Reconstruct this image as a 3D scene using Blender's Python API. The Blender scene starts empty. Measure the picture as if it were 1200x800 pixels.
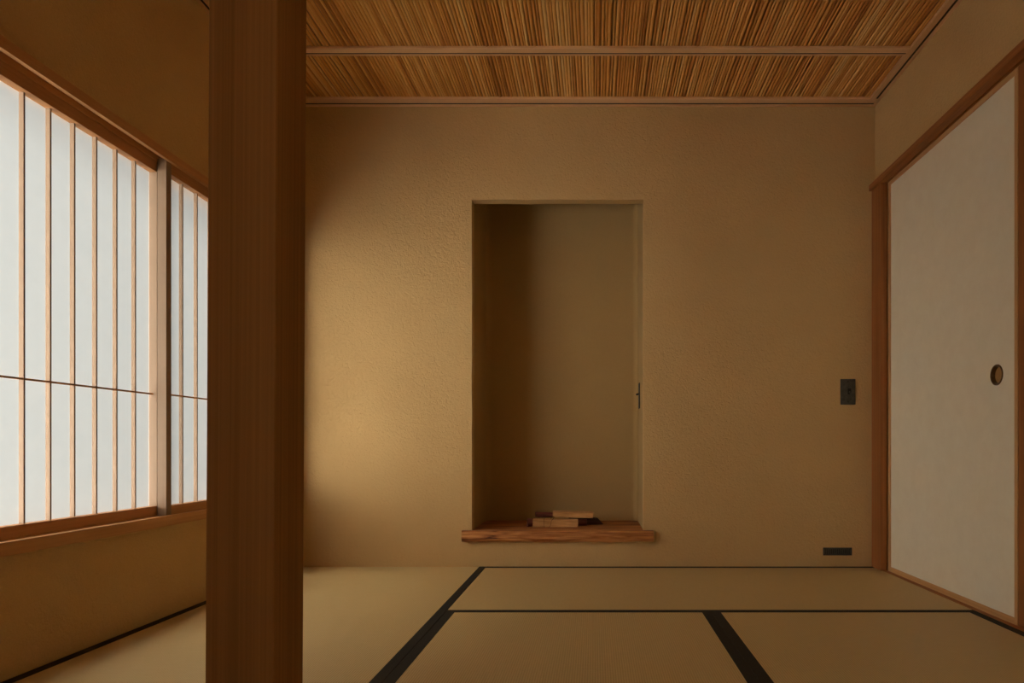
import bpy, bmesh, math, random
from mathutils import Vector, noise
random.seed(7)
S = bpy.context.scene
COL = S.collection

# ------------------------------------------------------------------ camera
EYE = 0.575
cd = bpy.data.cameras.new('camera')
cd.lens = 24.0; cd.sensor_width = 36.0; cd.sensor_fit = 'HORIZONTAL'
cd.shift_x = -97/1200; cd.shift_y = 122/1200       # shift lens: horizon low in the frame
cd.clip_start = 0.05
cam = bpy.data.objects.new('camera', cd); COL.objects.link(cam)
cam.location = (0, 0, EYE); cam.rotation_euler = (math.radians(90), 0, 0)
S.camera = cam

# ------------------------------------------------------------------ world: overcast daylight
SKY = 0.24
SUN = 5.6
YARD_FILL = 262.0
FAR_FILL = 130.0
w = bpy.data.worlds.new('sky'); S.world = w; w.use_nodes = True
nt = w.node_tree; nt.nodes.clear()
out = nt.nodes.new('ShaderNodeOutputWorld'); bg = nt.nodes.new('ShaderNodeBackground')
tc = nt.nodes.new('ShaderNodeTexCoord'); sp = nt.nodes.new('ShaderNodeSeparateXYZ')
rp = nt.nodes.new('ShaderNodeValToRGB'); mr = nt.nodes.new('ShaderNodeMapRange')
mr.inputs[1].default_value = -1; mr.inputs[2].default_value = 1
rp.color_ramp.elements[0].position = 0.35; rp.color_ramp.elements[0].color = (0.46, 0.47, 0.46, 1)
rp.color_ramp.elements[1].position = 0.62; rp.color_ramp.elements[1].color = (0.95, 0.99, 1.0, 1)
nt.links.new(tc.outputs['Generated'], sp.inputs[0]); nt.links.new(sp.outputs['Z'], mr.inputs[0])
nt.links.new(mr.outputs[0], rp.inputs[0]); nt.links.new(rp.outputs[0], bg.inputs[0])
bg.inputs[1].default_value = SKY
nt.links.new(bg.outputs[0], out.inputs[0])

# low veiled sun, coming from behind and to the left of the viewer
sd = bpy.data.lights.new('veiled_sun', 'SUN'); sd.energy = SUN; sd.angle = math.radians(84); sd.color = (1.0, 0.96, 0.88)
so = bpy.data.objects.new('veiled_sun', sd); COL.objects.link(so)
so.rotation_euler = Vector((0.62, 0.56, -0.40)).to_track_quat('-Z', 'Y').to_euler()

# added area fill, outside the unseen window further back on the same wall
ad = bpy.data.lights.new('area_fill', 'AREA'); ad.shape = 'RECTANGLE'; ad.size = 2.6; ad.size_y = 1.8; ad.energy = YARD_FILL; ad.color = (1.0, 0.97, 0.90)
ao = bpy.data.objects.new('area_fill', ad); COL.objects.link(ao)
ao.location = (-3.0, -0.35, 0.25); ao.rotation_euler = Vector((0.93, 0.30, 0.22)).to_track_quat('-Z', 'Y').to_euler()

# added area fill from above, brightening the far screen and the floor near it
ad2 = bpy.data.lights.new('area_fill', 'AREA'); ad2.shape = 'RECTANGLE'; ad2.size = 1.6; ad2.size_y = 1.2; ad2.energy = FAR_FILL; ad2.color = (1.0, 0.99, 0.93)
ao2 = bpy.data.objects.new('area_fill', ad2); COL.objects.link(ao2)
ao2.location = (-3.1, 2.9, 4.3); ao2.rotation_euler = Vector((0.5, -0.05, -1.0)).to_track_quat('-Z', 'Y').to_euler()

S.view_settings.view_transform = 'Standard'
S.view_settings.look = 'None'
S.view_settings.gamma = 1.0
S.view_settings.use_curve_mapping = False
S.view_settings.exposure = 0.0

# ------------------------------------------------------------------ materials
def new_mat(name, rough=0.7, spec=0.3):
    m = bpy.data.materials.new(name); m.use_nodes = True
    n = m.node_tree.nodes; l = m.node_tree.links
    b = n['Principled BSDF']; b.inputs['Roughness'].default_value = rough
    b.inputs['Specular IOR Level'].default_value = spec
    return m, n, l, b

def ramp(n, stops):
    r = n.new('ShaderNodeValToRGB'); e = r.color_ramp.elements
    while len(e) < len(stops): e.new(0.5)
    for i, (p, c) in enumerate(stops):
        e[i].position = p; e[i].color = (*c, 1)
    return r

def coords(n, l, scale, kind='Object'):
    t = n.new('ShaderNodeTexCoord'); mp = n.new('ShaderNodeMapping')
    mp.inputs['Scale'].default_value = scale
    l.new(t.outputs[kind], mp.inputs[0]); return mp

def wood(name, dark, light, axis='Z', fine=120, along=2.0, rough=0.55, spec=0.3, bump=0.15):
    m, n, l, b = new_mat(name, rough, spec)
    sc = {'X': (along, fine, fine), 'Y': (fine, along, fine), 'Z': (fine, fine, along)}[axis]
    mp = coords(n, l, sc)
    a = n.new('ShaderNodeTexNoise'); a.inputs['Scale'].default_value = 1; a.inputs['Detail'].default_value = 4
    l.new(mp.outputs[0], a.inputs[0])
    sc2 = tuple(s*0.16 for s in sc)
    mp2 = coords(n, l, sc2)
    a2 = n.new('ShaderNodeTexNoise'); a2.inputs['Scale'].default_value = 1; a2.inputs['Detail'].default_value = 3
    l.new(mp2.outputs[0], a2.inputs[0])
    mx = n.new('ShaderNodeMix'); mx.data_type = 'FLOAT'; mx.inputs[0].default_value = 0.45
    l.new(a.outputs[0], mx.inputs[2]); l.new(a2.outputs[0], mx.inputs[3])
    r = ramp(n, [(0.32, dark), (0.66, light)])
    l.new(mx.outputs[0], r.inputs[0]); l.new(r.outputs[0], b.inputs['Base Color'])
    bp = n.new('ShaderNodeBump'); bp.inputs['Strength'].default_value = bump; bp.inputs['Distance'].default_value = 0.001
    l.new(a.outputs[0], bp.inputs['Height']); l.new(bp.outputs[0], b.inputs['Normal'])
    return m

def plaster(name, c1, c2, strength=0.5):
    m, n, l, b = new_mat(name, 0.92, 0.1)
    mp = coords(n, l, (1, 1, 1))
    big = n.new('ShaderNodeTexNoise'); big.inputs['Scale'].default_value = 3; big.inputs['Detail'].default_value = 5
    fine = n.new('ShaderNodeTexNoise'); fine.inputs['Scale'].default_value = 75; fine.inputs['Detail'].default_value = 4; fine.inputs['Distortion'].default_value = 0.8
    gr = n.new('ShaderNodeTexNoise'); gr.inputs['Scale'].default_value = 320; gr.inputs['Detail'].default_value = 2
    for t in (big, fine, gr): l.new(mp.outputs[0], t.inputs[0])
    mx = n.new('ShaderNodeMix'); mx.data_type = 'FLOAT'; mx.inputs[0].default_value = 0.5
    l.new(big.outputs[0], mx.inputs[2]); l.new(gr.outputs[0], mx.inputs[3])
    r = ramp(n, [(0.3, c1), (0.7, c2)]); l.new(mx.outputs[0], r.inputs[0]); l.new(r.outputs[0], b.inputs['Base Color'])
    ad = n.new('ShaderNodeMath'); ad.operation = 'MULTIPLY_ADD'; ad.inputs[1].default_value = 0.35
    l.new(gr.outputs[0], ad.inputs[0]); l.new(fine.outputs[0], ad.inputs[2])
    bp = n.new('ShaderNodeBump'); bp.inputs['Strength'].default_value = strength; bp.inputs['Distance'].default_value = 0.0065
    l.new(ad.outputs[0], bp.inputs['Height']); l.new(bp.outputs[0], b.inputs['Normal'])
    return m

M = {}
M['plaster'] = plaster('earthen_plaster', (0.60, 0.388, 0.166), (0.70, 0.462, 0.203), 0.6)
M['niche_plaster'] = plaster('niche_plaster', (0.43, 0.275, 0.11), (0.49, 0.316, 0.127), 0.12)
M['post'] = wood('dark_cedar', (0.215, 0.094, 0.025), (0.32, 0.145, 0.041), 'Z', 260, 1.0, 0.75, 0.08)
M['door_wood_z'] = wood('brown_cedar_upright', (0.25, 0.085, 0.022), (0.42, 0.16, 0.045), 'Z', 130, 1.6)
M['door_wood_y'] = wood('brown_cedar_rail', (0.27, 0.09, 0.022), (0.45, 0.17, 0.045), 'Y', 110, 1.6)
M['door_frame_y'] = wood('pale_cypress_rail', (0.58, 0.30, 0.11), (0.70, 0.39, 0.16), 'Y', 150, 2)
M['door_frame_z'] = wood('pale_cypress_stile', (0.58, 0.30, 0.11), (0.70, 0.39, 0.16), 'Z', 150, 2)
M['shoji_z'] = wood('shoji_cypress_upright', (0.27, 0.17, 0.10), (0.31, 0.198, 0.12), 'Z', 160, 2)
M['shoji_y'] = wood('shoji_cypress_rail', (0.42, 0.185, 0.065), (0.54, 0.26, 0.10), 'Y', 160, 2)
M['sill_y'] = wood('sill_cypress', (0.50, 0.24, 0.085), (0.64, 0.33, 0.13), 'Y', 140, 1.6)
M['ceil_x'] = wood('ceiling_batten_wood', (0.74, 0.42, 0.20), (0.86, 0.54, 0.29), 'X', 160, 1.5)
M['ceil_y'] = wood('ceiling_batten_wood_side', (0.74, 0.42, 0.20), (0.86, 0.54, 0.29), 'Y', 160, 1.5)
M['floorboard'] = wood('floorboard', (0.16, 0.06, 0.02), (0.28, 0.12, 0.045), 'X', 60, 1.5)

def slab_mat():
    m, n, l, b = new_mat('rustic_board', 0.6, 0.3)
    mp = coords(n, l, (3.2, 26, 60))
    a = n.new('ShaderNodeTexNoise'); a.inputs['Scale'].default_value = 1; a.inputs['Detail'].default_value = 5; a.inputs['Distortion'].default_value = 1.6
    l.new(mp.outputs[0], a.inputs[0])
    r = ramp(n, [(0.30, (0.10, 0.025, 0.006)), (0.42, (0.34, 0.115, 0.03)), (0.55, (0.52, 0.21, 0.06)), (0.75, (0.66, 0.31, 0.10))])
    l.new(a.outputs[0], r.inputs[0]); l.new(r.outputs[0], b.inputs['Base Color'])
    bp = n.new('ShaderNodeBump'); bp.inputs['Strength'].default_value = 0.5; bp.inputs['Distance'].default_value = 0.002
    l.new(a.outputs[0], bp.inputs['Height']); l.new(bp.outputs[0], b.inputs['Normal'])
    return m
M['slab'] = slab_mat()

def tatami_mat():
    m, n, l, b = new_mat('woven_rush', 0.5, 0.5)
    mp = coords(n, l, (1, 1, 1))
    wv = n.new('ShaderNodeTexWave'); wv.wave_type = 'BANDS'; wv.bands_direction = 'X'
    wv.inputs['Scale'].default_value = 49; wv.inputs['Distortion'].default_value = 0.25; wv.inputs['Detail'].default_value = 1
    l.new(mp.outputs[0], wv.inputs[0])
    mp2 = coords(n, l, (18, 700, 1))
    ns = n.new('ShaderNodeTexNoise'); ns.inputs['Scale'].default_value = 1; ns.inputs['Detail'].default_value = 2
    l.new(mp2.outputs[0], ns.inputs[0])
    big = n.new('ShaderNodeTexNoise'); big.inputs['Scale'].default_value = 4
    l.new(mp.outputs[0], big.inputs[0])
    mx = n.new('ShaderNodeMix'); mx.data_type = 'FLOAT'; mx.inputs[0].default_value = 0.55
    l.new(wv.outputs['Fac'], mx.inputs[2]); l.new(ns.outputs[0], mx.inputs[3])
    r = ramp(n, [(0.15, (0.51, 0.35, 0.138)), (0.85, (0.69, 0.495, 0.218))])
    l.new(mx.outputs[0], r.inputs[0]); l.new(r.outputs[0], b.inputs['Base Color'])
    bp = n.new('ShaderNodeBump'); bp.inputs['Strength'].default_value = 0.8; bp.inputs['Distance'].default_value = 0.002
    l.new(mx.outputs[0], bp.inputs['Height']); l.new(bp.outputs[0], b.inputs['Normal'])
    return m
M['tatami'] = tatami_mat()

def cloth_mat():
    m, n, l, b = new_mat('dark_border_cloth', 0.8, 0.2)
    mp = coords(n, l, (900, 900, 900))
    ns = n.new('ShaderNodeTexNoise'); ns.inputs['Scale'].default_value = 1
    l.new(mp.outputs[0], ns.inputs[0])
    r = ramp(n, [(0.3, (0.014, 0.012, 0.009)), (0.7, (0.04, 0.034, 0.024))])
    l.new(ns.outputs[0], r.inputs[0]); l.new(r.outputs[0], b.inputs['Base Color'])
    bp = n.new('ShaderNodeBump'); bp.inputs['Strength'].default_value = 0.3; bp.inputs['Distance'].default_value = 0.0005
    l.new(ns.outputs[0], bp.inputs['Height']); l.new(bp.outputs[0], b.inputs['Normal'])
    return m
M['border'] = cloth_mat()

def paper_mat():
    m = bpy.data.materials.new('shoji_paper'); m.use_nodes = True
    n = m.node_tree.nodes; l = m.node_tree.links; n.clear()
    o = n.new('ShaderNodeOutputMaterial'); tr = n.new('ShaderNodeBsdfTranslucent'); df = n.new('ShaderNodeBsdfDiffuse')
    mx = n.new('ShaderNodeMixShader'); mx.inputs[0].default_value = 0.25
    # fibres pass part of the light on in roughly its own direction
    rf = n.new('ShaderNodeBsdfRefraction'); rf.inputs['Roughness'].default_value = 0.9; rf.inputs['IOR'].default_value = 1.15
    rf.inputs['Color'].default_value = (0.9, 0.9, 0.88, 1)
    mf = n.new('ShaderNodeMixShader'); mf.inputs[0].default_value = 0.74
    l.new(tr.outputs[0], mf.inputs[1]); l.new(rf.outputs[0], mf.inputs[2])
    mp = coords(n, l, (1, 3, 3))
    ns = n.new('ShaderNodeTexNoise'); ns.inputs['Scale'].default_value = 9; ns.inputs['Detail'].default_value = 6
    l.new(mp.outputs[0], ns.inputs[0])
    r = ramp(n, [(0.3, (0.80, 0.835, 0.82)), (0.7, (0.84, 0.875, 0.86))])
    l.new(ns.outputs[0], r.inputs[0]); l.new(r.outputs[0], tr.inputs[0]); l.new(r.outputs[0], df.inputs[0])
    l.new(mf.outputs[0], mx.inputs[1]); l.new(df.outputs[0], mx.inputs[2]); l.new(mx.outputs[0], o.inputs[0])
    return m
M['shoji_paper'] = paper_mat()

def fusuma_mat():
    m, n, l, b = new_mat('door_paper', 0.85, 0.15)
    mp = coords(n, l, (1, 1, 1))
    ns = n.new('ShaderNodeTexNoise'); ns.inputs['Scale'].default_value = 14; ns.inputs['Detail'].default_value = 8; ns.inputs['Roughness'].default_value = 0.7
    l.new(mp.outputs[0], ns.inputs[0])
    r = ramp(n, [(0.3, (0.88, 0.79, 0.60)), (0.7, (0.93, 0.85, 0.66))])
    l.new(ns.outputs[0], r.inputs[0]); l.new(r.outputs[0], b.inputs['Base Color'])
    return m
M['fusuma'] = fusuma_mat()

def reed_mat():
    m, n, l, b = new_mat('ceiling_reed', 0.5, 0.35)
    at = n.new('ShaderNodeAttribute'); at.attribute_name = 'tone'
    mp = coords(n, l, (110, 9, 1))
    ns = n.new('ShaderNodeTexNoise'); ns.inputs['Scale'].default_value = 1; ns.inputs['Detail'].default_value = 4
    l.new(mp.outputs[0], ns.inputs[0])
    mx = n.new('ShaderNodeMix'); mx.data_type = 'FLOAT'; mx.inputs[0].default_value = 0.4
    l.new(at.outputs['Fac'], mx.inputs[2]); l.new(ns.outputs[0], mx.inputs[3])
    r = ramp(n, [(0.12, (0.34, 0.11, 0.018)), (0.4, (0.74, 0.33, 0.075)), (0.62, (0.88, 0.48, 0.14)), (0.9, (0.95, 0.66, 0.28))])
    l.new(mx.outputs[0], r.inputs[0]); l.new(r.outputs[0], b.inputs['Base Color'])
    return m
M['reed'] = reed_mat()

def plain(name, c1, c2, rough=0.5, metal=0.0, scale=60, spec=0.4):
    m, n, l, b = new_mat(name, rough, spec); b.inputs['Metallic'].default_value = metal
    mp = coords(n, l, (1, 1, 1)); ns = n.new('ShaderNodeTexNoise'); ns.inputs['Scale'].default_value = scale; ns.inputs['Detail'].default_value = 4
    l.new(mp.outputs[0], ns.inputs[0]); r = ramp(n, [(0.3, c1), (0.7, c2)])
    l.new(ns.outputs[0], r.inputs[0]); l.new(r.outputs[0], b.inputs['Base Color'])
    return m
M['iron'] = plain('blackened_metal', (0.06, 0.054, 0.042), (0.10, 0.09, 0.07), 0.45, 0.3)
M['iron_dark'] = plain('black_metal', (0.01, 0.009, 0.007), (0.02, 0.018, 0.014), 0.6, 0.2)
M['brass'] = plain('aged_bronze', (0.10, 0.045, 0.012), (0.16, 0.075, 0.02), 0.4, 0.3)
M['bronze_dish'] = plain('bronze_dish', (0.42, 0.22, 0.07), (0.55, 0.30, 0.10), 0.45, 0.2)
M['split_wood'] = wood('split_wood', (0.36, 0.15, 0.04), (0.70, 0.38, 0.14), 'X', 110, 14, 0.7)
M['red_bark'] = wood('red_bark', (0.07, 0.014, 0.008), (0.28, 0.075, 0.04), 'X', 90, 14, 0.8)
M['dark_bark'] = wood('dark_bark', (0.03, 0.012, 0.008), (0.10, 0.04, 0.022), 'X', 90, 10, 0.8)
M['twine'] = plain('twine', (0.10, 0.05, 0.02), (0.18, 0.09, 0.04), 0.9)

# ------------------------------------------------------------------ mesh helpers
def link(name, bm, mat, parent=None, loc=None, smooth=False):
    me = bpy.data.meshes.new(name)
    if name != 'paper': bmesh.ops.recalc_face_normals(bm, faces=bm.faces)
    bm.to_mesh(me); bm.free()
    if mat: me.materials.append(M[mat] if isinstance(mat, str) else mat)
    if smooth:
        for p in me.polygons: p.use_smooth = True
    o = bpy.data.objects.new(name, me); COL.objects.link(o)
    if parent: o.parent = parent
    if loc: o.location = loc
    return o

def box(bm, x0, x1, y0, y1, z0, z1, bev=0.0, seg=2):
    tmp = bmesh.new()
    bmesh.ops.create_cube(tmp, size=1)
    for v in tmp.verts:
        v.co = Vector((x0 + (v.co.x+.5)*(x1-x0), y0 + (v.co.y+.5)*(y1-y0), z0 + (v.co.z+.5)*(z1-z0)))
    if bev: bmesh.ops.bevel(tmp, geom=list(tmp.edges), offset=bev, segments=seg, affect='EDGES', profile=0.5)
    me = bpy.data.meshes.new('t'); tmp.to_mesh(me); tmp.free(); bm.from_mesh(me); bpy.data.meshes.remove(me)

def boxes(*bs, bev=0.0):
    bm = bmesh.new()
    for b in bs: box(bm, *b, bev=bev)
    return bm

def plate_hole(outer, hole, axis, t0, t1):
    """plate with one hole; outer/hole are loops of 2D points; axis = thickness axis, t0..t1"""
    bm = bmesh.new()
    def P(p, t): return Vector((p[0], t, p[1])) if axis == 'Y' else Vector((t, p[0], p[1]))
    es = []
    for lp in (outer, hole):
        vs = [bm.verts.new(P(p, t0)) for p in lp]
        es += [bm.edges.new((vs[i], vs[(i+1) % len(vs)])) for i in range(len(vs))]
    r = bmesh.ops.triangle_fill(bm, edges=es, use_beauty=True)
    fs = [g for g in r['geom'] if isinstance(g, bmesh.types.BMFace)]
    ex = bmesh.ops.extrude_face_region(bm, geom=fs)
    d = P((0, 0), t1) - P((0, 0), t0)
    for g in ex['geom']:
        if isinstance(g, bmesh.types.BMVert): g.co += d
    return bm

def extrude_profile(bm, pts, axis, a0, a1, steps=1):
    """closed 2D profile swept along axis"""
    def P(p, t):
        return {'X': Vector((t, p[0], p[1])), 'Y': Vector((p[0], t, p[1])), 'Z': Vector((p[0], p[1], t))}[axis]
    rings = [[bm.verts.new(P(p, a0 + (a1-a0)*k/steps)) for p in pts] for k in range(steps+1)]
    n = len(pts)
    for k in range(steps):
        for i in range(n):
            bm.faces.new((rings[k][i], rings[k][(i+1) % n], rings[k+1][(i+1) % n], rings[k+1][i]))
    bm.faces.new(rings[0]); bm.faces.new(rings[-1])

def tube(bm, pts, rad, seg=8, closed=False):
    n = len(pts); rings = []
    for i, p in enumerate(pts):
        a = pts[(i-1) % n] if (closed or i > 0) else p
        b = pts[(i+1) % n] if (closed or i < n-1) else p
        t = (Vector(b)-Vector(a)).normalized()
        u = t.orthogonal().normalized() if i == 0 else (rings_u - t*rings_u.dot(t)).normalized()
        rings_u = u; v = t.cross(u)
        r = rad(i/(n-1)) if callable(rad) else rad
        rings.append([bm.verts.new(Vector(p)+r*(math.cos(6.28318*k/seg)*u+math.sin(6.28318*k/seg)*v)) for k in range(seg)])
    m = n if closed else n-1
    for i in range(m):
        A, B = rings[i], rings[(i+1) % n]
        for k in range(seg): bm.faces.new((A[k], A[(k+1) % seg], B[(k+1) % seg], B[k]))
    if not closed:
        bm.faces.new(rings[0]); bm.faces.new(rings[-1])

def struct(o): o['kind'] = 'structure'; return o
def tag(o, label, cat, group=None):
    o['label'] = label; o['category'] = cat
    if group: o['group'] = group
    return o
def empty(name, loc=(0, 0, 0)):
    o = bpy.data.objects.new(name, None); COL.objects.link(o); o.location = loc; o.empty_display_size = 0.05
    return o

# ------------------------------------------------------------------ room dimensions (metres, y = distance into the room)
XL, XR, YB, YF = -1.446, 1.333, 3.25, -1.3
ZT = 2.187          # underside of the cornice
ZC = 2.199          # reed plane
NX0, NX1, NY, NZ0, NZ1 = -0.585, 0.232, 3.67, 0.123, 1.746   # niche

# floor ground under the mats
struct(link('floor', boxes((XL-0.3, XR+0.3, YF-0.15, YB+0.6, -0.12, -0.0555)), 'floorboard'))

# back wall with niche opening, plaster edges slightly uneven
def wob_rect(x0, x1, z0, z1, step=0.03, amp=0.0011):
    pts = []
    def seg(a, b):
        n = max(1, int((Vector(b)-Vector(a)).length/step))
        for i in range(n): pts.append([a[0]+(b[0]-a[0])*i/n, a[1]+(b[1]-a[1])*i/n])
    seg((x0, z0), (x1, z0)); seg((x1, z0), (x1, z1)); seg((x1, z1), (x0, z1)); seg((x0, z1), (x0, z0))
    for p in pts:
        if p[1] > z0+0.02:
            p[0] += amp*noise.noise(Vector((p[1]*9, p[0]*3, 1))); p[1] += amp*2*noise.noise(Vector((p[0]*11, p[1], 5))) if abs(p[1]-z1) < 1e-4 else 0
    return pts
bm = plate_hole([(XL-0.2, -0.06), (XR+0.2, -0.06), (XR+0.2, ZC+0.1), (XL-0.2, ZC+0.1)], wob_rect(NX0, NX1, NZ0, NZ1), 'Y', YB, YB+0.06)
back = struct(link('wall_back', bm, 'plaster'))
bv = back.modifiers.new('edge', 'BEVEL'); bv.width = 0.003; bv.segments = 3; bv.limit_method = 'ANGLE'; bv.angle_limit = math.radians(60)

# recess interior, taller than its opening, with soft plaster corners
def niche_side(name, sx, x):
    bm = boxes((min(x, x-sx*0.12), max(x, x-sx*0.12), YB+0.055, NY+0.12, 0.0, 2.2))
    r = 0.03; pts = [(x-sx*0.02, NY+0.02)]
    for k in range(9):
        a = math.pi/2*k/8
        pts.append((x+sx*r*(1-math.cos(a)), NY-r*(1-math.sin(a))))
    extrude_profile(bm, pts, 'Z', NZ0-0.001, 2.1)
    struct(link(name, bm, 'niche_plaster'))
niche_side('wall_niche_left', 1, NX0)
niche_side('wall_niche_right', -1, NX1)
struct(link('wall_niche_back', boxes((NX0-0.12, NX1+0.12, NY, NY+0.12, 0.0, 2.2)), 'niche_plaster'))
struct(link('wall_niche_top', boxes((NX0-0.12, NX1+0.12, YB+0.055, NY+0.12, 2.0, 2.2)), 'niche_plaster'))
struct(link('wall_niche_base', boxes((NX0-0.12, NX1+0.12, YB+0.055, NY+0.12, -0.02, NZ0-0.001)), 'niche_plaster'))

# left wall around the window
WY0, WY1, WZ0, WZ1 = 1.36, 3.126, 0.342, 1.526
struct(link('wall_left', boxes(
    (XL-0.12, XL, YF-0.15, YB+0.1, -0.06, WZ0-0.033),
    (XL-0.12, XL, YF-0.15, YB+0.1, WZ1+0.029, ZC+0.1),
    (XL-0.12, XL, 0.05, WY0-0.03, WZ0-0.034, WZ1+0.03),
    (XL-0.12, XL, YF-0.15, -0.90, WZ0-0.034, WZ1+0.03),
    (XL-0.12, XL, WY1+0.03, YB+0.1, WZ0-0.034, WZ1+0.03)), 'plaster'))
# right wall: plaster above the door, backing behind, plaster towards the viewer
struct(link('wall_right', boxes(
    (XR, XR+0.14, YF-0.15, YB+0.1, 1.812, ZC+0.1),
    (1.405, XR+0.14, YF-0.15, YB+0.1, -0.06, 1.82),
    (XR, 1.41, YF-0.15, 0.128, -0.06, 1.82)), 'plaster'))
struct(link('wall_front', boxes((XL-0.12, XR+0.14, YF-0.15, YF, -0.06, ZC+0.1)), 'plaster'))

# ceiling: reeds laid side by side, running into the room
bm = bmesh.new(); tl = bm.loops.layers.float.new('tone') if False else None
box(bm, XL-0.12, XR+0.12, YF-0.15, YB+0.6, ZC+0.012, ZC+0.1)
tones = [0.0]*len(bm.faces)
x = XL-0.005; cluster = 0.5
while x < XR+0.005:
    wd = random.uniform(0.0085, 0.0145)
    if random.random() < 0.2: cluster = random.uniform(0.38, 0.62)
    tone = min(1, max(0, cluster + random.gauss(0, 0.25)))
    seg = 5; r = wd/2*0.97; cx = x+wd/2; dz = random.uniform(-0.0012, 0.0012); ph = random.uniform(0, 100)
    ny = 26; rings = []
    for j in range(ny+1):
        y = YF + (YB+0.02-YF)*j/ny
        jx = 0.0025*noise.noise(Vector((ph, y*1.7, 0))); jr = r*(1+0.12*noise.noise(Vector((ph, y*3, 9))))
        rings.append([bm.verts.new((cx+jx+jr*math.cos(math.pi+math.pi*k/seg), y, ZC+0.004+dz+jr*math.sin(math.pi+math.pi*k/seg))) for k in range(seg+1)])
    for j in range(ny):
        for k in range(seg):
            bm.faces.new((rings[j][k], rings[j][k+1], rings[j+1][k+1], rings[j+1][k])); tones.append(tone)
    x += wd + (random.uniform(0.0, 0.0016) if random.random() < 0.8 else random.uniform(0.0025, 0.005))
me = bpy.data.meshes.new('ceiling'); bm.to_mesh(me); bm.free(); me.materials.append(M['reed'])
at = me.attributes.new('tone', 'FLOAT', 'FACE'); at.data.foreach_set('value', tones)
me.polygons.foreach_set('use_smooth', [True]*len(me.polygons))
ce = bpy.data.objects.new('ceiling', me); COL.objects.link(ce); struct(ce)

# cornice: broad strip, dark strip painted as a shadow gap, thin strip
M['recess'] = wood('groove_shade_wood', (0.03, 0.012, 0.005), (0.06, 0.025, 0.01), 'X', 100, 2)  # near-black colour stands in for the shade of a groove
def cornice_x(name, y_wall, d):
    a = sorted((y_wall, y_wall-d*0.022)); b = sorted((y_wall-d*0.034, y_wall-d*0.074)); c = sorted((y_wall, y_wall-d*0.074))
    bm = boxes((XL-0.01, XR+0.01, a[0], a[1], ZT, ZC), bev=0.001)
    box(bm, XL-0.01, XR+0.01, b[0], b[1], ZT, ZC, bev=0.0015)
    o = struct(link(name, bm, 'ceil_x'))
    g = sorted((y_wall-d*0.0215, y_wall-d*0.0345))
    link('groove_shade_strip', boxes((XL-0.01, XR+0.01, g[0], g[1], ZT+0.0015, ZC+0.004)), 'recess', o)
    return o
cornice_x('trim_1', YB, 1)
def cornice_y(name, xw, d):
    a = sorted((xw, xw-d*0.016)); b = sorted((xw-d*0.026, xw-d*0.052)); c = sorted((xw, xw-d*0.052))
    bm = boxes((a[0], a[1], YF, YB-0.022, ZT, ZC), bev=0.001)
    box(bm, b[0], b[1], YF, YB-0.074, ZT-0.0006, ZC, bev=0.0015)
    o = struct(link(name, bm, 'ceil_y'))
    g = sorted((xw-d*0.0155, xw-d*0.0265))
    link('groove_shade_strip', boxes((g[0], g[1], YF, YB-0.034, ZT+0.0015, ZC+0.004)), 'recess', o)
    return o
cornice_y('trim_2', XR, 1)
cornice_y('trim_3', XL, -1)
# ceiling battens
for i in range(9):
    y = 2.773 - 0.428*i
    bm = boxes((XL+0.05, XR-0.05, y, y+0.033, ZT, ZC), bev=0.0015)
    box(bm, XL+0.05, XR-0.05, y+0.041, y+0.053, ZT, ZC, bev=0.001)
    o = struct(link('trim_%d' % (20+i), bm, 'ceil_x'))
    link('groove_shade_strip', boxes((XL+0.05, XR-0.05, y+0.0325, y+0.0415, ZT+0.0015, ZC+0.004)), 'recess', o)  # darkened strip in place of the batten groove's shade

# ------------------------------------------------------------------ window (two sliding paper screens on the left)
# lintel with two grooves underneath, sill with two shallow grooves
f0, X0a, X0b, X1a, X1b = -1.418, -1.430, -1.4625, -1.4655, -1.4975
def grooved(z_face, z_back, depth, sgn):
    z = z_face; g = z_face + sgn*depth
    return [(f0, z_back), (f0, z), (X0a, z), (X0a, g), (X0b, g), (X0b, z), (X1a, z), (X1a, g), (X1b, g), (X1b, z), (XL-0.12, z), (XL-0.12, z_back)]
bm = bmesh.new(); extrude_profile(bm, grooved(WZ1, WZ1+0.0295, 0.020, 1), 'Y', YF, YB)
o = link('trim_4', bm, 'sill_y'); struct(o)
bm = bmesh.new(); extrude_profile(bm, grooved(WZ0, WZ0-0.0335, 0.003, -1), 'Y', YF, YB)
o = link('trim_5', bm, 'sill_y'); struct(o)
struct(link('trim_6', boxes((XL-0.12, f0-0.004, WY0-0.03, WY0, WZ0, WZ1), bev=0.001), 'shoji_z'))
struct(link('trim_7', boxes((XL-0.12, f0-0.004, WY1, WY1+0.03, WZ0, WZ1), bev=0.001), 'shoji_z'))

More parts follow.
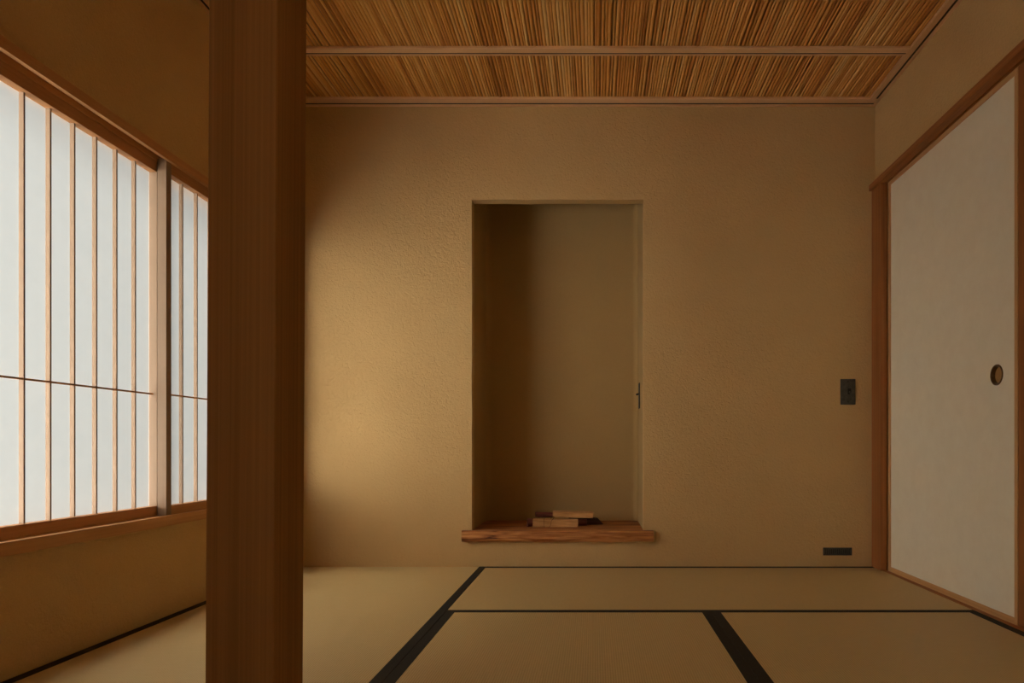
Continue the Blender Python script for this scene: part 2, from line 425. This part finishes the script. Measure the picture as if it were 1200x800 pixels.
struct(link('trim_13', boxes((XL-0.12, f0-0.004, 0.03, 0.05, WZ0, WZ1), (XL-0.12, f0-0.004, -0.90, -0.88, WZ0, WZ1), bev=0.001), 'shoji_z'))  # jambs of the unseen window added for fill
def shoji(name, xin, y0, y1, bars, overlap_label):
    """xin = room side face x; screen 30 mm thick; paper on the outer side"""
    xo = xin-0.030; px = xo+0.004
    root = empty(name, (xin-0.015, (y0+y1)/2, WZ0)); struct(root)
    def L(o): o.location = (-(xin-0.015), -(y0+y1)/2, -WZ0); return o
    zb, zt = WZ0-0.002, WZ1+0.008
    L(link('stile', boxes((xo, xin, y0, y0+0.027, zb, zt), bev=0.0008), 'shoji_z', root))
    L(link('stile', boxes((xo, xin, y1-0.027, y1, zb, zt), bev=0.0008), 'shoji_z', root))
    L(link('top_rail', boxes((xo, xin-0.0005, y0+0.0265, y1-0.0265, WZ1-0.035, zt), bev=0.0006), 'shoji_y', root))
    L(link('bottom_rail', boxes((xo, xin-0.0005, y0+0.0265, y1-0.0265, zb, WZ0+0.031), bev=0.0006), 'shoji_y', root))
    for yb in bars:
        L(link('lattice_bar', boxes((px+0.0005, px+0.013, yb-0.0055, yb, WZ0+0.030, WZ1-0.034), bev=0.0004), 'shoji_z', root))
    L(link('cross_bar', boxes((px+0.006, px+0.0137, y0+0.026, y1-0.026, 0.7455, 0.7505), bev=0.0004), 'shoji_y', root))
    bm = bmesh.new()
    vs = [bm.verts.new(p) for p in ((px, y0+0.02, WZ0+0.02), (px, y1-0.02, WZ0+0.02), (px, y1-0.02, WZ1-0.02), (px, y0+0.02, WZ1-0.02))]
    f = bm.faces.new(vs); f.normal_update()
    if f.normal.x < 0: f.normal_flip()
    L(link('paper', bm, 'shoji_paper', root))
    return root
shoji('window_1', -1.466, 1.372, 2.313, [2.202-0.0858*k for k in range(9)], '')
shoji('window_2', -1.431, 2.280, 3.124, [2.396+0.0877*k for k in range(8)], '')

shoji('fill_window_3', -1.466, -0.885, 0.03, [-0.77+0.0877*k for k in range(9)], '')  # unseen window, added to let fill light into the room

# ------------------------------------------------------------------ right side: jamb, head rail, threshold, sliding door
struct(link('trim_8', boxes((1.318, 1.345, 3.144, YB, -0.001, 1.786), (1.351, 1.41, 3.144, YB, -0.001, 1.786), (1.34, 1.36, 3.150, YB, -0.001, 1.786), bev=0.001), 'door_wood_z'))
# head rail with grooves
bm = bmesh.new()
zb, zt = 1.785, 1.812
extrude_profile(bm, [(1.305, zt), (1.305, zb), (1.338, zb), (1.338, zb+0.012), (1.345, zb+0.012), (1.345, zb), (1.350, zb), (1.350, zb+0.012), (1.378, zb+0.012), (1.378, zb), (1.41, zb), (1.41, zt)], 'Y', YF, YB)
struct(link('trim_9', bm, 'door_wood_y'))
bm = bmesh.new()
extrude_profile(bm, [(1.327, -0.056), (1.327, -0.0005), (1.350, -0.0005), (1.350, -0.003), (1.378, -0.003), (1.378, -0.0005), (1.41, -0.0005), (1.41, -0.056)], 'Y', YF, YB)
struct(link('trim_10', bm, 'door_wood_y'))
struct(link('trim_11', boxes((1.3525, 1.41, 2.06, 2.181, 0.0, zb+0.001), bev=0.0015), 'door_wood_z'))

def lathe_x(bm, prof, cy, cz, seg=40):
    rings = []
    for (x, r) in prof:
        rings.append([bm.verts.new((x, cy+r*math.cos(2*math.pi*k/seg), cz+r*math.sin(2*math.pi*k/seg))) for k in range(seg)])
    for i in range(len(rings)-1):
        for k in range(seg): bm.faces.new((rings[i][k], rings[i][(k+1) % seg], rings[i+1][(k+1) % seg], rings[i+1][k]))
    return rings
DX, DZ1 = 1.351, 1.793
def sliding_door(name, DY0, DY1, hy):
    door = empty(name, (DX+0.012, (DY0+DY1)/2, 0)); struct(door)
    off = (-(DX+0.012), -(DY0+DY1)/2, 0)
    hz, hr = 0.813, 0.033
    hole = [(hy+hr*math.cos(2*math.pi*k/32), hz+hr*math.sin(2*math.pi*k/32)) for k in range(32)]
    fw = 0.016
    bm = plate_hole([(DY0+fw-.002, fw-.002), (DY1-fw+.002, fw-.002), (DY1-fw+.002, DZ1-fw-.010), (DY0+fw-.002, DZ1-fw-.010)], hole, 'X', DX+0.003, DX+0.021)
    link('paper_panel', bm, 'fusuma', door, off)
    for (a, b) in ((DY0, DY0+fw), (DY1-fw-0.020, DY1)):
        link('stile', boxes((DX, DX+0.024, a, b, -0.002, DZ1), bev=0.001), 'door_frame_z', door, off)
    link('bottom_rail', boxes((DX+0.0003, DX+0.024, DY0+fw-.0005, DY1-fw+.0005, -0.002, 0.021), bev=0.0008), 'door_frame_y', door, off)
    link('top_rail', boxes((DX+0.0003, DX+0.024, DY0+fw-.0005, DY1-fw+.0005, DZ1-0.026, DZ1), bev=0.0008), 'door_frame_y', door, off)
    bm = bmesh.new(); rg = lathe_x(bm, [(DX+0.003, 0.0355), (DX+0.0005, 0.0352), (DX-0.0005, 0.0335), (DX+0.0005, 0.030), (DX+0.004, 0.0285), (DX+0.013, 0.0275)], hy, hz)
    pull = link('door_pull', bm, 'brass', door, off, smooth=True)
    bm = bmesh.new(); rg = lathe_x(bm, [(DX+0.013, 0.0277), (DX+0.0138, 0.020), (DX+0.014, 0.008)], hy, hz); bm.faces.new(rg[-1])
    link('dish', bm, 'bronze_dish', pull, None, smooth=True)
sliding_door('door_1', 2.183, 3.156, 1.356*800/472)
sliding_door('bounce_door_2', 1.10, 2.062, 1.96)  # unseen white door, added to bounce light onto the post
sliding_door('bounce_door_3', 0.13, 1.098, 0.25)  # also out of view, added for its bounced light

# ------------------------------------------------------------------ tatami mats
def tatami(cx, cy, wid, length, rot, label):
    """long side along local y; cloth borders along both long sides"""
    root = empty('tatami_mat', (cx, cy, -0.0553)); root.rotation_euler = (0, 0, rot)
    tag(root, label, 'tatami mat', 'tatami mats laid on the floor')
    hw, hl, b = wid/2-0.0006, length/2-0.0006, 0.032
    link('mat_surface', boxes((-hw+0.001, hw-0.001, -hl, hl, 0, 0.0545), bev=0.0015), 'tatami', root)
    for s in (-1, 1):
        x0, x1 = sorted((s*hw, s*(hw-b)))
        bm = boxes((x0, x1, -hl-0.0003, hl+0.0003, 0.001, 0.0553), bev=0.0012)
        link('cloth_border', bm, 'border', root)
JX = -0.517; RY = 2.36; MX = 0.403; EX = 1.327; LY = 1.40
tatami((XL+JX)/2, (YB+LY)/2, JX-XL, YB-LY, 0, 'pale rush mat along the window wall, running into the room behind the post')
tatami((JX+EX)/2, (YB+RY)/2, YB-RY, EX-JX, math.pi/2, 'rush mat lying crosswise along the foot of the wall with the niche')
tatami((JX+MX)/2, (RY+0.52)/2, MX-JX, RY-0.52, 0, 'ribbed rush mat in the foreground centre, between the two double black borders')
tatami((MX+EX)/2, (RY+0.52)/2, EX-MX, RY-0.52, 0, 'rush mat in the right foreground beside the white sliding door')
# plank floor of the strip where the post stands and behind the viewer
bm = bmesh.new()
yy = LY-0.001
while yy > YF:
    y2 = max(YF, yy-0.14); box(bm, XL, JX-0.0015, y2+0.001, yy, -0.055, 0.0, bev=0.001); yy = y2
yy = 0.518
while yy > YF:
    y2 = max(YF, yy-0.14); box(bm, JX+0.0015, EX, y2+0.001, yy, -0.055, 0.0, bev=0.001); yy = y2
struct(link('floor_planks', bm, 'floorboard'))

# ------------------------------------------------------------------ square post
bm = bmesh.new(); s = 0.06
box(bm, -s, s, -s, s, 0.0, ZC-0.002, bev=0.0022, seg=2)
post = link('wooden_post', bm, 'post', None, (-0.6205, 1.25, 0.0))
tag(post, 'thick square dark brown wooden post with straight fine grain, standing floor to ceiling', 'post')
post.rotation_euler = (0, math.radians(0.33), 0)

# ------------------------------------------------------------------ rustic board in the niche
bm = bmesh.new()
BZ0, BZ1, BYF = 0.1235, 0.173, 3.219
outl = []
n = 90; xa, xb = -0.629, 0.278
def nz(a, b, c=0): return noise.noise(Vector((a, b, c)))
for i in range(n+1):
    outl.append((xa+(xb-xa)*i/n, BYF, 1))
outl += [(xb, YB-0.0005, 0), (NX1-0.0015, YB-0.0005, 0), (NX1-0.0015, NY-0.03, 0), (NX1-0.012, NY-0.009, 0), (NX1-0.03, NY-0.0015, 0),
         (NX0+0.03, NY-0.0015, 0), (NX0+0.012, NY-0.009, 0), (NX0+0.0015, NY-0.03, 0), (NX0+0.0015, YB-0.0005, 0), (xa, YB-0.0005, 0)]
LZ = 9; rings = []
for k in range(LZ):
    t = k/(LZ-1); ring = []
    for (x, y, fr) in outl:
        z = BZ0+(BZ1-BZ0)*t; yy = y
        if fr:
            yy += 0.004*nz(x*9, t*2.2, 3) + 0.0035*nz(x*26, t*5, 8) + 0.006*abs(2*t-1)**4
            if k == 0: z += 0.006*nz(x*7, 0, 11)+0.003*nz(x*22, 1, 4)-0.002
            if k == LZ-1: z += 0.0018*nz(x*10, 0, 17)
        ring.append(bm.verts.new((x, yy, z)))
    rings.append(ring)
N = len(outl)
for k in range(LZ-1):
    for i in range(N): bm.faces.new((rings[k][i], rings[k][(i+1) % N], rings[k+1][(i+1) % N], rings[k+1][i]))
bm.faces.new(rings[0]); bm.faces.new(rings[-1])
board = link('niche_board', bm, 'slab')
tag(board, 'rough-edged reddish brown wooden board forming the shelf at the foot of the niche', 'shelf')

# ------------------------------------------------------------------ small stack of split wood on the board
def stick(name, prof, length, mat, loc, rot, label, cat, taper=0.0, skew=0.0, seedv=0):
    """irregular prism along local x, lifted onto its lowest point"""
    bm = bmesh.new(); st = 14; rg = []
    for j in range(st+1):
        t = j/st; x = -length/2+length*t
        sc = 1-taper*t
        rg.append([bm.verts.new((x+skew*p[1]*(1 if t > .5 else 0.3), p[0]*sc+0.0012*nz(x*40, p[0]*60, seedv), p[1]*sc+0.0010*nz(x*35, p[1]*70+4, seedv+3))) for p in prof])
    m = len(prof)
    for j in range(st):
        for i in range(m): bm.faces.new((rg[j][i], rg[j][(i+1) % m], rg[j+1][(i+1) % m], rg[j+1][i]))
    bm.faces.new(rg[0]); bm.faces.new(rg[-1])
    o = link(name, bm, mat, None, loc); o.rotation_euler = rot
    tag(o, label, cat)
    return o
def half_log(w, h, k=9):
    return [(w/2*math.cos(math.pi*i/k), h*math.sin(math.pi*i/k)) for i in range(k+1)]
def quad(w, h, c=0.003):
    return [(-w/2, c), (-w/2+c, 0), (w/2-c, 0), (w/2, c), (w/2, h-c), (w/2-c, h), (-w/2+c, h*0.96), (-w/2, h-c)]
def px(x, D): return (x-697)*D/800
ZB = BZ1+0.001
D = 3.38
G = 'split_log'
front = stick(G, quad(0.05, 0.039), 0.222, 'split_wood', (px(651, D), D, ZB), (0, 0, math.radians(2)), 'pale split log lying lowest and frontmost in the little stack', 'firewood', 0.05, 0, 1)
round1 = stick(G, [(0.018*math.cos(6.2832*i/14), 0.018+0.018*math.sin(6.2832*i/14)) for i in range(14)], 0.30, 'red_bark', (px(653, 3.44), 3.437, ZB), (0, 0, math.radians(-4)), 'thin red-barked round log behind the pale one, its end showing at the left', 'firewood', 0.1, 0, 5)
dark = stick(G, quad(0.05, 0.040), 0.17, 'dark_bark', (px(686, 3.44)+0.005, 3.455+0.042, ZB), (0, 0, math.radians(4)), 'dark pointed log showing at the right of the stack, under the top piece', 'firewood', 0.25, -0.7, 9)
top = stick(G, quad(0.042, 0.030), 0.200, 'split_wood', (px(671.5, 3.42), 3.425, ZB+0.0415), (math.radians(3), math.radians(0.6), math.radians(-3)), 'pale split log lying on top of the stack, shifted to the right', 'firewood', 0.05, 0, 13)
back2 = stick(G, [(0.014*math.cos(6.2832*i/12), 0.014+0.014*math.sin(6.2832*i/12)) for i in range(12)], 0.13, 'red_bark', (px(642, 3.46), 3.475, ZB+0.037), (0, math.radians(1), math.radians(10)), 'short red-barked twig on top of the stack at its left end', 'firewood', 0.15, 0, 15)
stick(G, [(0.009*math.cos(6.2832*i/10), 0.009+0.009*math.sin(6.2832*i/10)) for i in range(10)], 0.062, 'red_bark', (px(624, 3.40)-0.004, 3.392, ZB), (0, 0, math.radians(52)), 'tiny reddish twig lying at the far left end of the stack', 'firewood', 0.2, 0, 21)
# twine round the front log
bm = bmesh.new()
for (x, sl) in ((px(638, D), 0.0), (px(646, D), 0.012)):
    pts = []
    w2, h2 = 0.0275, 0.042
    for k in range(28):
        a = 2*math.pi*k/28; c, s_ = math.cos(a), math.sin(a)
        sx = abs(c)**0.35*(1 if c > 0 else -1); sz = abs(s_)**0.35*(1 if s_ > 0 else -1)
        pts.append((x+sl*s_, D+w2*sx-0.0008, ZB+0.0198+0.0208*sz))
    tube(bm, pts, 0.0011, 6, closed=True)
tube(bm, [(px(646, D)+0.012*t, D-0.028+0.06*t, ZB+0.0415+0.012*math.sin(3.14*t)) for t in [i/10 for i in range(11)]], 0.0011, 6)
tw = link('twine', bm, 'twine', None, None, True)
bpy.context.view_layer.update()
tw.parent = front; tw.matrix_parent_inverse = front.matrix_world.inverted()
tw['label'] = 'dark twine looped round the log'

# ------------------------------------------------------------------ metal plates
def yplate(name, x0, x1, z0, z1, y, label, cat):
    root = empty(name, ((x0+x1)/2, y, (z0+z1)/2)); tag(root, label, cat); return root
# switch plate on the back wall
cx, cz = px(993.5, YB), EYE+(522-459)/246
sw = yplate('wall_switch', cx-.035, cx+.035, cz-.06, cz+.06, YB, 'dark metal plate with a tiny toggle on the wall left of the sliding door', 'switch')
link('plate', boxes((-0.0355, 0.0355, -0.004, 0.0008, -0.061, 0.061), bev=0.0012), 'iron', sw)
bm = bmesh.new(); box(bm, -0.002, 0.014, -0.0055, -0.0035, -0.012, 0.016, bev=0.0006)
link('collar', bm, 'iron_dark', sw)
bm = bmesh.new(); tube(bm, [(0.006, -0.005, 0.0), (0.006, -0.011, -0.003), (0.006, -0.017, -0.007)], lambda t: 0.003+0.0008*t, 10)
link('toggle', bm, 'iron', sw, None, True)
for z in (-0.048, 0.048):
    link('screw', boxes((-0.0025, 0.0025, -0.0048, -0.0035, z-0.0025, z+0.0025), bev=0.0006), 'iron_dark', sw)
# small toggle plate on the right side of the niche
cz = EYE+(522-463.5)*3.52/800
nw = empty('wall_switch', (NX1, 3.535, cz)); tag(nw, 'narrow dark metal plate with a toggle on the right cheek of the niche', 'switch')
link('plate', boxes((-0.004, 0.0008, -0.036, 0.036, -0.065, 0.065), bev=0.001), 'iron_dark', nw)
bm = bmesh.new(); tube(bm, [(-0.003, 0, 0.010), (-0.010, 0, 0.009), (-0.018, 0, 0.006)], lambda t: 0.0042+0.001*t, 10)
link('toggle', bm, 'iron_dark', nw, None, True)
# low slotted plate
x0, x1 = px(964.5, YB), px(998, YB); z0, z1 = EYE-(650.3-522)/246, EYE-(641.3-522)/246
vg = empty('vent_plate', ((x0+x1)/2, YB, (z0+z1)/2)); tag(vg, 'small long black plate with upright slits low on the wall, just above the mat', 'vent')
hw, hh = (x1-x0)/2, (z1-z0)/2
bm = boxes((-hw, hw, -0.005, 0.0008, hh-0.006, hh), (-hw, hw, -0.005, 0.0008, -hh, -hh+0.006), (-hw, -hw+0.010, -0.005, 0.0008, -hh, hh), (hw-0.010, hw, -0.005, 0.0008, -hh, hh), bev=0.0006)
link('rim', bm, 'iron', vg)
bm = bmesh.new(); box(bm, -hw+0.008, hw-0.008, -0.001, 0.0007, -hh+0.004, hh-0.004)
link('backing', bm, 'iron_dark', vg)
bm = bmesh.new()
for k in range(12):
    xx = -hw+0.012+(2*hw-0.024)*(k+0.5)/12
    box(bm, xx-0.0026, xx+0.0026, -0.004, 0.0, -hh+0.005, hh-0.005, bev=0.0005)
link('slats', bm, 'iron', vg)
